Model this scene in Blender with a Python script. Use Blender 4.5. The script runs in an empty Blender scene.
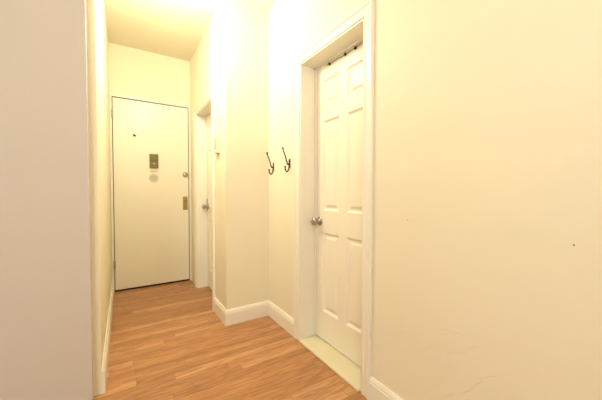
import bpy, bmesh, math
from mathutils import Vector, Matrix
S=bpy.context.scene
# ---------------------------------------------------------------- dimensions
XL,XR1,XR2=-0.109,0.694,1.071
YF,YP=3.584,2.211
HC=2.633
YC=1.80            # corner where hall left wall ends
# ---------------------------------------------------------------- materials
def new_mat(name,col,rough=.5,metal=0,bump=0,bscale=60,var=0.0,spec=.5):
    m=bpy.data.materials.new(name); m.use_nodes=True
    nt=m.node_tree; b=nt.nodes['Principled BSDF']
    b.inputs['Roughness'].default_value=rough; b.inputs['Metallic'].default_value=metal
    b.inputs['Specular IOR Level'].default_value=spec
    tc=nt.nodes.new('ShaderNodeTexCoord')
    n=nt.nodes.new('ShaderNodeTexNoise'); n.inputs['Scale'].default_value=1.7; n.inputs['Detail'].default_value=4
    nt.links.new(tc.outputs['Object'],n.inputs['Vector'])
    r=nt.nodes.new('ShaderNodeValToRGB')
    r.color_ramp.elements[0].position=.3; r.color_ramp.elements[1].position=.7
    r.color_ramp.elements[0].color=tuple(c*(1-var) for c in col)+(1,)
    r.color_ramp.elements[1].color=tuple(min(1,c*(1+var*.5)) for c in col)+(1,)
    nt.links.new(n.outputs['Fac'],r.inputs['Fac']); nt.links.new(r.outputs['Color'],b.inputs['Base Color'])
    if bump:
        n2=nt.nodes.new('ShaderNodeTexNoise'); n2.inputs['Scale'].default_value=bscale; n2.inputs['Detail'].default_value=3
        nt.links.new(tc.outputs['Object'],n2.inputs['Vector'])
        bp=nt.nodes.new('ShaderNodeBump'); bp.inputs['Strength'].default_value=bump; bp.inputs['Distance'].default_value=.01
        nt.links.new(n2.outputs['Fac'],bp.inputs['Height']); nt.links.new(bp.outputs['Normal'],b.inputs['Normal'])
    return m
M_wall=new_mat('cream_wall_paint',(.865,.81,.635),.55,bump=.04,bscale=10,var=.02,spec=.25)
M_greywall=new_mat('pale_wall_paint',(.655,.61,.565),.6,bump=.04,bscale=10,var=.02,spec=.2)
M_ceil=new_mat('ceiling_paint',(.82,.765,.60),.8,bump=.04,bscale=20,var=.02,spec=.1)
M_trim=new_mat('gloss_trim_paint',(.89,.855,.74),.32,var=.01)
M_door=new_mat('door_paint',(.89,.845,.71),.35,bump=.03,bscale=25,var=.01)
M_sill=new_mat('threshold_paint',(.78,.72,.52),.4,var=.05)
M_nickel=new_mat('satin_nickel',(.42,.39,.35),.28,1)
M_brass=new_mat('aged_brass',(.50,.38,.14),.35,1,var=.15)
M_black=new_mat('black_iron',(.012,.010,.010),.4,0)
M_dark=new_mat('dark_gap',(.03,.018,.01),.9)
M_olive=new_mat('olive_bronze',(.17,.155,.055),.45,.1,var=.1)
M_paper=new_mat('sticker_paper',(.66,.62,.52),.6)
M_ink=new_mat('sticker_ink',(.36,.31,.24),.7)
M_plastic=new_mat('ivory_plastic',(.80,.74,.57),.4)
M_scuff=new_mat('scuff_mark',(.74,.66,.50),.8,var=.05)
M_spot=new_mat('nail_hole',(.20,.13,.08),.9)

def floor_mat():
    m=bpy.data.materials.new('oak_strip_floor'); m.use_nodes=True
    nt=m.node_tree; b=nt.nodes['Principled BSDF']; L=nt.links.new
    def N(t,**k):
        n=nt.nodes.new(t)
        for a,v in k.items(): setattr(n,a,v)
        return n
    def math_(op,a,b_=None):
        n=N('ShaderNodeMath',operation=op)
        for i,v in enumerate((a,b_)):
            if v is None: continue
            if isinstance(v,(int,float)): n.inputs[i].default_value=v
            else: L(v,n.inputs[i])
        return n.outputs[0]
    tc=N('ShaderNodeTexCoord'); sp=N('ShaderNodeSeparateXYZ'); L(tc.outputs['Object'],sp.inputs[0])
    x,y=sp.outputs['X'],sp.outputs['Y']
    W=.0572; LEN=1.05
    yr=math_('DIVIDE',y,W); row=math_('FLOOR',yr); fy=math_('FRACT',yr)
    wn=N('ShaderNodeTexWhiteNoise',noise_dimensions='1D'); L(row,wn.inputs['W'])
    xo=math_('ADD',math_('DIVIDE',x,LEN),math_('MULTIPLY',wn.outputs['Value'],7.3))
    col=math_('FLOOR',xo); fx=math_('FRACT',xo)
    cb=N('ShaderNodeCombineXYZ'); L(row,cb.inputs[0]); L(col,cb.inputs[1])
    w2=N('ShaderNodeTexWhiteNoise',noise_dimensions='3D'); L(cb.outputs[0],w2.inputs['Vector'])
    cg=N('ShaderNodeCombineXYZ')
    L(math_('ADD',math_('MULTIPLY',x,3.4),math_('MULTIPLY',w2.outputs['Value'],31)),cg.inputs[0])
    L(math_('MULTIPLY',y,36),cg.inputs[1]); L(math_('MULTIPLY',w2.outputs['Value'],17),cg.inputs[2])
    g=N('ShaderNodeTexNoise'); g.inputs['Scale'].default_value=1.6; g.inputs['Detail'].default_value=6; g.inputs['Distortion'].default_value=1.3
    L(cg.outputs[0],g.inputs['Vector'])
    ramp=N('ShaderNodeValToRGB'); e=ramp.color_ramp.elements
    e[0].position=.0; e[0].color=(.44,.21,.085,1)
    e[1].position=1; e[1].color=(.63,.355,.175,1)
    k=e.new(.5); k.color=(.53,.265,.115,1)
    L(w2.outputs['Value'],ramp.inputs['Fac'])
    gr=N('ShaderNodeValToRGB'); e=gr.color_ramp.elements
    e[0].position=.34; e[0].color=(.62,.54,.47,1); e[1].position=.60; e[1].color=(1.08,1.08,1.08,1)
    L(g.outputs['Fac'],gr.inputs['Fac'])
    mx=N('ShaderNodeMix',data_type='RGBA',blend_type='MULTIPLY'); mx.inputs['Factor'].default_value=.8
    L(ramp.outputs['Color'],mx.inputs['A']); L(gr.outputs['Color'],mx.inputs['B'])
    ey=math_('MINIMUM',fy,math_('SUBTRACT',1,fy)); ex=math_('MINIMUM',fx,math_('SUBTRACT',1,fx))
    sy=math_('LESS_THAN',ey,.018); sx=math_('LESS_THAN',ex,.0013)
    s=math_('MAXIMUM',sy,sx)
    m2=N('ShaderNodeMix',data_type='RGBA'); L(math_('MULTIPLY',s,.55),m2.inputs['Factor'])
    L(mx.outputs['Result'],m2.inputs['A']); m2.inputs['B'].default_value=(.18,.07,.022,1)
    L(m2.outputs['Result'],b.inputs['Base Color'])
    b.inputs['Roughness'].default_value=.34
    bp=N('ShaderNodeBump'); bp.inputs['Strength'].default_value=.10; bp.inputs['Distance'].default_value=.002
    L(math_('SUBTRACT',g.outputs['Fac'],s),bp.inputs['Height']); L(bp.outputs['Normal'],b.inputs['Normal'])
    return m
M_floor=floor_mat()

# ---------------------------------------------------------------- mesh helpers
def obj_from_bm(name,bm,mat,parent=None,smooth=False):
    me=bpy.data.meshes.new(name); bmesh.ops.recalc_face_normals(bm,faces=bm.faces); bm.to_mesh(me); bm.free()
    if smooth:
        for p in me.polygons: p.use_smooth=True
    o=bpy.data.objects.new(name,me); S.collection.objects.link(o)
    me.materials.append(mat)
    if parent: o.parent=parent
    return o
def add_box(bm,x0,x1,y0,y1,z0,z1):
    v=[bm.verts.new((x,y,z)) for x in (x0,x1) for y in (y0,y1) for z in (z0,z1)]
    for f in ((0,1,3,2),(4,6,7,5),(0,4,5,1),(2,3,7,6),(0,2,6,4),(1,5,7,3)): bm.faces.new([v[i] for i in f])
def boxes(name,lst,mat,parent=None,bevel=0):
    bm=bmesh.new()
    for b in lst: add_box(bm,*b)
    o=obj_from_bm(name,bm,mat,parent)
    if bevel:
        md=o.modifiers.new('bevel','BEVEL'); md.width=bevel; md.segments=3; md.limit_method='ANGLE'
    return o
def empty(name,loc=(0,0,0)):
    o=bpy.data.objects.new(name,None); S.collection.objects.link(o); o.empty_display_size=.05; return o
def lathe(name,prof,center,axis,mat,parent=None,seg=32):
    """prof list of (dist_along_axis, radius)"""
    bm=bmesh.new(); ax=Vector(axis).normalized()
    u=ax.orthogonal().normalized(); w=ax.cross(u); c=Vector(center); rings=[]
    for d,r in prof:
        rings.append([bm.verts.new(c+ax*d+(u*math.cos(t)+w*math.sin(t))*max(r,1e-4)) for t in [2*math.pi*i/seg for i in range(seg)]])
    for A,B in zip(rings,rings[1:]):
        for i in range(seg): bm.faces.new((A[i],A[(i+1)%seg],B[(i+1)%seg],B[i]))
    bm.faces.new(rings[0]); bm.faces.new(rings[-1][::-1])
    return obj_from_bm(name,bm,mat,parent,True)
def tube(name,pts,rad,mat,parent=None,radii=None):
    cu=bpy.data.curves.new(name,'CURVE'); cu.dimensions='3D'; cu.bevel_depth=rad; cu.bevel_resolution=4; cu.resolution_u=10; cu.use_fill_caps=True
    sp=cu.splines.new('NURBS'); sp.points.add(len(pts)-1); sp.order_u=3; sp.use_endpoint_u=True
    for i,p in enumerate(pts):
        sp.points[i].co=(*p,1); sp.points[i].radius=radii[i] if radii else 1
    o=bpy.data.objects.new(name,cu); S.collection.objects.link(o); cu.materials.append(mat)
    if parent: o.parent=parent
    return o

# ---------------------------------------------------------------- room shell
T=.2
boxes('floor',[(-3.2,1.5,-2.7,YF+.25,-.1,0)],M_floor)
boxes('ceiling',[(-3.2,1.5,-2.7,YF+.25,HC,HC+.1)],M_ceil)
OY0,OY1,OZ=1.07,1.70,1.98
boxes('wall_right',[(XR2,XR2+T,-2.5,OY0,0,HC),(XR2,XR2+T,OY1,YP,0,HC),(XR2,XR2+T,OY0,OY1,OZ,HC)],M_wall)
boxes('closet_dark_backing',[(XR2+T,XR2+T+.03,OY0-.1,OY1+.1,0,HC)],M_dark)  # unseen dark backing added behind the slab against light leaks
PY0,PY1,PZ=2.60,3.25,1.93
boxes('wall_hall_right',[(XR1,XR2+T,YP,PY0-.001,0,HC),(XR1,XR1+.16,PY1,YF,0,HC),(XR1,XR1+.16,PY0-.001,PY1,PZ,HC)],M_wall)
boxes('wall_hall_left',[(XL-.12,XL,YC,YF,0,HC)],M_wall)
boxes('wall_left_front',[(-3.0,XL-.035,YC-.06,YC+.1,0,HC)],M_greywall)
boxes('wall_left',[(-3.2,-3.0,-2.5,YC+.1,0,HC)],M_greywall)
boxes('wall_rear',[(-3.2,1.5,-2.7,-2.5,0,HC)],M_wall)
DX0,DX1,DZ=-.094,.679,2.085
boxes('wall_far',[(-.4,DX0-.002,YF,YF+.2,0,HC),(DX1+.002,XR1+.3,YF,YF+.2,0,HC),(DX0-.002,DX1+.002,YF,YF+.2,DZ+.004,HC),(DX0-.1,DX1+.1,YF+.06,YF+.2,0,DZ+.1)],M_wall)

# ---------------------------------------------------------------- baseboards (mitred sweep; room is on the LEFT of the path)
BH=.125
bp=[(0,0),(.016,0),(.016,BH-.030),(.013,BH-.024),(.013,BH-.016),(.008,BH-.006),(.005,BH),(0,BH)]
def base(name,path):
    bm=bmesh.new(); P=[Vector((x,y)) for x,y in path]; rings=[]
    nrm=[]
    for a,b in zip(P,P[1:]):
        d=(b-a).normalized(); nrm.append(Vector((-d.y,d.x)))
    for i,p in enumerate(P):
        if i==0: m=nrm[0]
        elif i==len(P)-1: m=nrm[-1]
        else:
            m=(nrm[i-1]+nrm[i]); m=m/(1+nrm[i-1].dot(nrm[i]))
        rings.append([bm.verts.new((p.x+m.x*o,p.y+m.y*o,z)) for o,z in bp])
    for A,B in zip(rings,rings[1:]):
        for i in range(len(bp)): bm.faces.new((A[i],A[(i+1)%len(bp)],B[(i+1)%len(bp)],B[i]))
    bm.faces.new(rings[0]); bm.faces.new(rings[-1][::-1])
    return obj_from_bm(name,bm,M_trim)
# path direction puts the profile on the room side
base('baseboard_hall_left',[(XL,YF-.016),(XL,YC)])
base('baseboard_hall_right',[(XR2,OY1+.06),(XR2,YP),(XR1,YP),(XR1,PY0-.06)])
base('baseboard_right',[(XR2,-2.48),(XR2,OY0-.062)])
base('baseboard_left_front',[(-.9,YC-.06),(-2.98,YC-.06)])

# ---------------------------------------------------------------- casings
def casing(name,x,y0,y1,z,w,wtop,prot=.018):
    c=[(0,.000),(.0,.010),(.15,.013),(.3,.010),(.65,.012),(.75,.018),(.92,.018),(1,.012),(1,0)]
    bm=bmesh.new(); k=prot/.018
    path=[(y0,0,-1,0),(y0,z,-1,1),(y1,z,1,1),(y1,0,1,0)]
    rings=[]
    for (yy,zz,sy,sz) in path:
        rings.append([bm.verts.new((x-p*k, yy+sy*t*w, zz+sz*t*wtop)) for t,p in c])
    for A,B in zip(rings,rings[1:]):
        for i in range(len(c)-1): bm.faces.new((A[i],A[i+1],B[i+1],B[i]))
    bm.faces.new(rings[0]); bm.faces.new(rings[-1])
    return obj_from_bm(name,bm,M_trim)
casing('trim_closet_door',XR2,OY0,OY1,OZ,.062,.062)
casing('trim_hall_door',XR1,PY0,PY1,PZ,.06,.055)
boxes('trim_closet_jamb',[(XR2-.004,XR2+T-.005,OY0-.001,OY0+.012,.0,OZ),(XR2-.004,XR2+T-.005,OY1-.012,OY1+.001,0,OZ),(XR2-.004,XR2+T-.005,OY0,OY1,OZ-.012,OZ+.001)],M_trim,bevel=.002)
boxes('trim_hall_jamb',[(XR1-.004,XR1+.155,PY0-.001,PY0+.012,0,PZ),(XR1-.004,XR1+.155,PY1-.012,PY1+.001,0,PZ),(XR1-.004,XR1+.155,PY0,PY1,PZ-.012,PZ+.001)],M_trim,bevel=.002)
boxes('trim_closet_threshold',[(XR2-.02,XR2+T-.03,OY0+.012,OY1-.012,0,.014)],M_sill,bevel=.004)

# ---------------------------------------------------------------- six-panel doors
def six_panel(name,xf,y0,y1,z0,z1,parent,th=.035):
    bm=bmesh.new()
    W=y1-y0;H=z1-z0
    st=.15*W; mu=.12*W; pw=(W-2*st-mu)/2
    ys=[y0,y0+st,y0+st+pw,y0+st+pw+mu,y1-st,y1]
    zs=[z0+H*t for t in (0,.105,.395,.475,.80,.85,.945,1)]
    def V(y,z,d): return bm.verts.new((xf+d,y,z))
    for i in range(5):
        for j in range(7):
            a,b,c,d=ys[i],ys[i+1],zs[j],zs[j+1]
            if i in (1,3) and j in (1,3,5):
                prev=None
                for ins,dep in ((0,0),(.006,.004),(.014,.012),(.026,.012),(.042,.004)):
                    r=[V(a+ins,c+ins,dep),V(b-ins,c+ins,dep),V(b-ins,d-ins,dep),V(a+ins,d-ins,dep)]
                    if prev:
                        for k in range(4): bm.faces.new((prev[k],prev[(k+1)%4],r[(k+1)%4],r[k]))
                    prev=r
                bm.faces.new(prev)
            else:
                bm.faces.new((V(a,c,0),V(b,c,0),V(b,d,0),V(a,d,0)))
    c0=[(y0,z0),(y1,z0),(y1,z1),(y0,z1)]
    f=[V(y,z,0) for y,z in c0]; k=[V(y,z,th) for y,z in c0]
    for i in range(4): bm.faces.new((f[i],f[(i+1)%4],k[(i+1)%4],k[i]))
    bm.faces.new(k)
    bmesh.ops.remove_doubles(bm,verts=bm.verts,dist=1e-5)
    me=bpy.data.meshes.new(name); bm.normal_update(); bm.to_mesh(me); bm.free(); me.materials.append(M_door)
    o=bpy.data.objects.new(name,me); S.collection.objects.link(o); o.parent=parent; return o
KN=[(0,.031),(.005,.031),(.009,.024),(.012,.012),(.028,.011),(.034,.018),(.042,.026),(.052,.028),(.061,.024),(.066,.014),(.067,.002)]
cd=empty('door_closet')
SX=XR2+.125
six_panel('slab',SX,OY0+.015,OY1-.015,.020,OZ-.016,cd)
lathe('knob',KN,(SX,OY1-.068,.865),(-1,0,0),M_nickel,cd)
boxes('stop',[(SX-.012,SX+.0,OY1-.022,OY1-.012,.014,OZ-.012),(SX-.012,SX,OY0+.012,OY0+.022,.014,OZ-.012),(SX-.012,SX,OY0+.012,OY1-.012,OZ-.022,OZ-.012)],M_trim,cd)
boxes('bottom_gap',[(SX+.006,SX+.03,OY0+.015,OY1-.015,.0145,.0195)],M_dark,cd)
hk=empty('over_door_hook_wire')
ztop=OZ-.030
tube('wire',[(SX-.004,1.56,ztop-.004),(SX-.006,1.50,ztop-.010),(SX-.006,1.44,ztop-.006),(SX-.006,1.38,ztop-.012),(SX-.006,1.30,ztop-.006),(SX-.004,1.22,ztop-.004)],.0016,M_black,hk)
for i,yy in enumerate((1.52,1.36,1.27)):
    lathe('clip_%d'%(i+1),[(0,.004),(.002,.008),(.010,.009),(.014,.006),(.016,.001)],(SX,yy,ztop-.010),(-1,0,0),M_black,hk,16)

hd=empty('door_hall')
HX=XR1+.105
six_panel('slab',HX,PY0+.015,PY1-.015,.012,PZ-.016,hd)
lathe('knob',KN,(HX,PY1-.07,.915),(-1,0,0),M_nickel,hd)
boxes('latch_plate',[(HX-.003,HX,PY1-.028,PY1-.016,.86,1.0)],M_dark,hd)

# ---------------------------------------------------------------- entrance door
ed=empty('door_entrance')
FY=YF
boxes('slab',[(DX0+.013,DX1-.012,FY-.004,FY+.04,.020,DZ-.014)],M_door,ed,bevel=.002)
boxes('gap_surround',[(DX0+.004,DX1-.004,FY+.004,FY+.05,0.0,DZ-.004)],M_dark,ed)
boxes('frame',[(XL+.001,DX0+.006,FY-.016,FY+.03,0,DZ+.024),(DX1-.005,XR1-.001,FY-.016,FY+.03,0,DZ+.024),(DX0+.006,DX1-.005,FY-.016,FY+.03,DZ-.006,DZ+.024)],M_trim,ed,bevel=.003)
for i,z in enumerate((.25,1.85)):
    lathe('hinge_%d'%(i+1),[(0,.004),(.003,.009),(.03,.009),(.031,.008),(.032,.009),(.062,.009),(.063,.008),(.064,.009),(.092,.009),(.096,.003)],(DX0+.010,FY-.018,z),(0,0,1),M_nickel,ed,16)
lathe('deadbolt',[(0,.030),(.006,.030),(.010,.024),(.018,.022),(.020,.019),(.021,.001)],(.632,FY-.004,1.28),(0,-1,0),M_nickel,ed)
boxes('thumb_turn',[(.626,.638,FY-.040,FY-.022,1.263,1.297)],M_nickel,ed,bevel=.002)
boxes('lock_plate',[(.602,.656,FY-.010,FY-.004,.86,1.02)],M_brass,ed,bevel=.003)
lathe('lock_turn',[(0,.013),(.006,.013),(.010,.008),(.022,.008),(.023,.001)],(.628,FY-.010,.975),(0,-1,0),M_brass,ed)
boxes('lock_lever',[(.610,.646,FY-.036,FY-.030,.90,.914),(.624,.632,FY-.032,FY-.008,.902,.912)],M_brass,ed,bevel=.002)
boxes('viewer_plate',[(.256,.344,FY-.030,FY-.004,1.345,1.50)],M_olive,ed,bevel=.005)
boxes('viewer_cover',[(.266,.334,FY-.038,FY-.030,1.43,1.490)],M_olive,ed,bevel=.003)
lathe('viewer_lens',[(0,.012),(.004,.012),(.006,.009),(.007,.001)],(.300,FY-.030,1.385),(0,-1,0),M_brass,ed,20)
lathe('sticker',[(0,.050),(.0008,.050),(.001,.049)],(.298,FY-.004,1.23),(0,-1,0),M_paper,ed)
boxes('sticker_text',[(.268,.328,FY-.0056,FY-.0049,1.248,1.253),(.263,.333,FY-.0056,FY-.0049,1.228,1.233),(.273,.323,FY-.0056,FY-.0049,1.208,1.213)],M_ink,ed)
boxes('sticker_slip',[(.260,.336,FY-.0049,FY-.004,1.296,1.316)],M_paper,ed)
tube('small_peg',[(.122,FY-.004,1.69),(.122,FY-.02,1.685),(.105,FY-.03,1.695)],.008,M_black,ed)

# ---------------------------------------------------------------- coat hooks
def coat_hook(y,z):
    e=empty('coat_hook')
    x=XR2
    boxes('back_plate',[(x-.005,x+.001,y-.010,y+.010,z-.042,z+.026)],M_black,e,bevel=.003)
    tube('upper_arm',[(x-.004,y,z-.010),(x-.014,y,z-.024),(x-.026,y,z+.002),(x-.036,y,z+.040),(x-.050,y,z+.072),(x-.060,y,z+.098)],.0050,M_black,e,[1.2,1.2,1,1,.9,.9])
    tube('lower_arm',[(x-.004,y,z-.028),(x-.012,y,z-.066),(x-.028,y,z-.074),(x-.040,y,z-.054),(x-.040,y,z-.038)],.0050,M_black,e)
    for i,(c,r) in enumerate((((x-.060,y,z+.102),.009),((x-.040,y,z-.036),.008))):
        lathe('tip_%d'%(i+1),[(-r,.0005),(-r*.7,r*.7),(0,r),(r*.7,r*.7),(r,.0005)],c,(0,0,1),M_black,e,16)
    for i,zz in enumerate((z-.034,z+.020)):
        lathe('screw_%d'%(i+1),[(0,.004),(.002,.003),(.0025,.0005)],(x-.005,y,zz),(-1,0,0),M_nickel,e,12)
    return e
coat_hook(1.85,1.30)
coat_hook(2.12,1.295)

tb=empty('wall_chime_box')
boxes('housing',[(XR1-.028,XR1,2.36,2.45,1.40,1.56)],M_plastic,tb,bevel=.006)
boxes('grille',[(XR1-.030,XR1-.0275,2.375,2.435,1.44+.018*i,1.446+.018*i) for i in range(5)],M_ink,tb)

def spot(y,z,r):
    lathe('nail_hole',[(-.001,r),(0,r),(.0008,r*.7),(.001,r*.1)],(XR2,y,z),(-1,0,0),M_spot,None,14)
spot(.253,.925,.0024); spot(.80,.95,.0022)
ms=empty('wall_scuff')
import random
random.seed(4)
for i in range(14):
    y=random.uniform(.42,.74); z=random.uniform(.26,.56); a=random.uniform(-.9,.2); l=random.uniform(.04,.14)
    p=[(XR2-.0001,y+l*t*math.cos(a)+random.uniform(-.006,.006),z+l*t*math.sin(a)+random.uniform(-.006,.006)) for t in (0,.33,.66,1)]
    tube('mark_%d'%(i+1),p,.0006,M_scuff,ms)

# ---------------------------------------------------------------- lamps
def ceiling_lamp(x,y,power,col,drop):
    e=empty('ceiling_lamp')
    lathe('base',[(0,.16),(.02,.16),(.025,.15)],(x,y,HC),(0,0,-1),M_nickel,e)
    g=bpy.data.materials.new('lamp_glass'); g.use_nodes=True
    b=g.node_tree.nodes['Principled BSDF']; b.inputs['Base Color'].default_value=(1,.95,.85,1)
    b.inputs['Emission Color'].default_value=(*col,1); b.inputs['Emission Strength'].default_value=2
    lathe('shade',[(.025,.145),(.05,.14),(.08,.115),(.10,.07),(.108,.01)],(x,y,HC),(0,0,-1),g,e)
    ld=bpy.data.lights.new('bulb','POINT'); ld.energy=power; ld.color=col; ld.shadow_soft_size=.12
    lo=bpy.data.objects.new('bulb',ld); lo.location=(x,y,HC-drop); S.collection.objects.link(lo); lo.parent=e
ceiling_lamp(.26,2.05,37,(1,.90,.69),.36)
ceiling_lamp(-.9,-.6,30,(1,.95,.82),.30)  # unseen second lamp, added behind the camera to raise the room light
def area(name,loc,d,e,col,sx,sy):
    ld=bpy.data.lights.new(name,'AREA'); ld.energy=e; ld.color=col; ld.shape='RECTANGLE'; ld.size=sx; ld.size_y=sy
    lo=bpy.data.objects.new(name,ld); lo.location=loc; S.collection.objects.link(lo)
    lo.rotation_euler=Vector(d).to_track_quat('-Z','Z').to_euler()
area('window_daylight',(-1.9,-2.4,1.5),(0,1,0),32,(.90,.93,1),1.2,1.4)
# soft fill light added to brighten the hall, above and behind the camera
area('camera_fill',(.05,-.5,1.8),(.04,1,-.1),9,(1,.95,.82),.5,.5)
w=bpy.data.worlds.new('world'); S.world=w; w.use_nodes=True
w.node_tree.nodes['Background'].inputs[0].default_value=(1,.9,.75,1); w.node_tree.nodes['Background'].inputs[1].default_value=.1

# ---------------------------------------------------------------- camera
cam=bpy.data.cameras.new('camera'); co=bpy.data.objects.new('camera',cam); S.collection.objects.link(co)
cam.sensor_width=36; cam.lens=280.718/602*36; cam.clip_start=.02
yaw,pitch,roll=map(math.radians,(32.38,1.552,.105))
co.matrix_world=Matrix.Translation((0,0,1.072))@Matrix.Rotation(-yaw,4,'Z')@Matrix.Rotation(math.pi/2-pitch,4,'X')@Matrix.Rotation(roll,4,'Z')
S.camera=co
S.view_settings.view_transform='Standard'
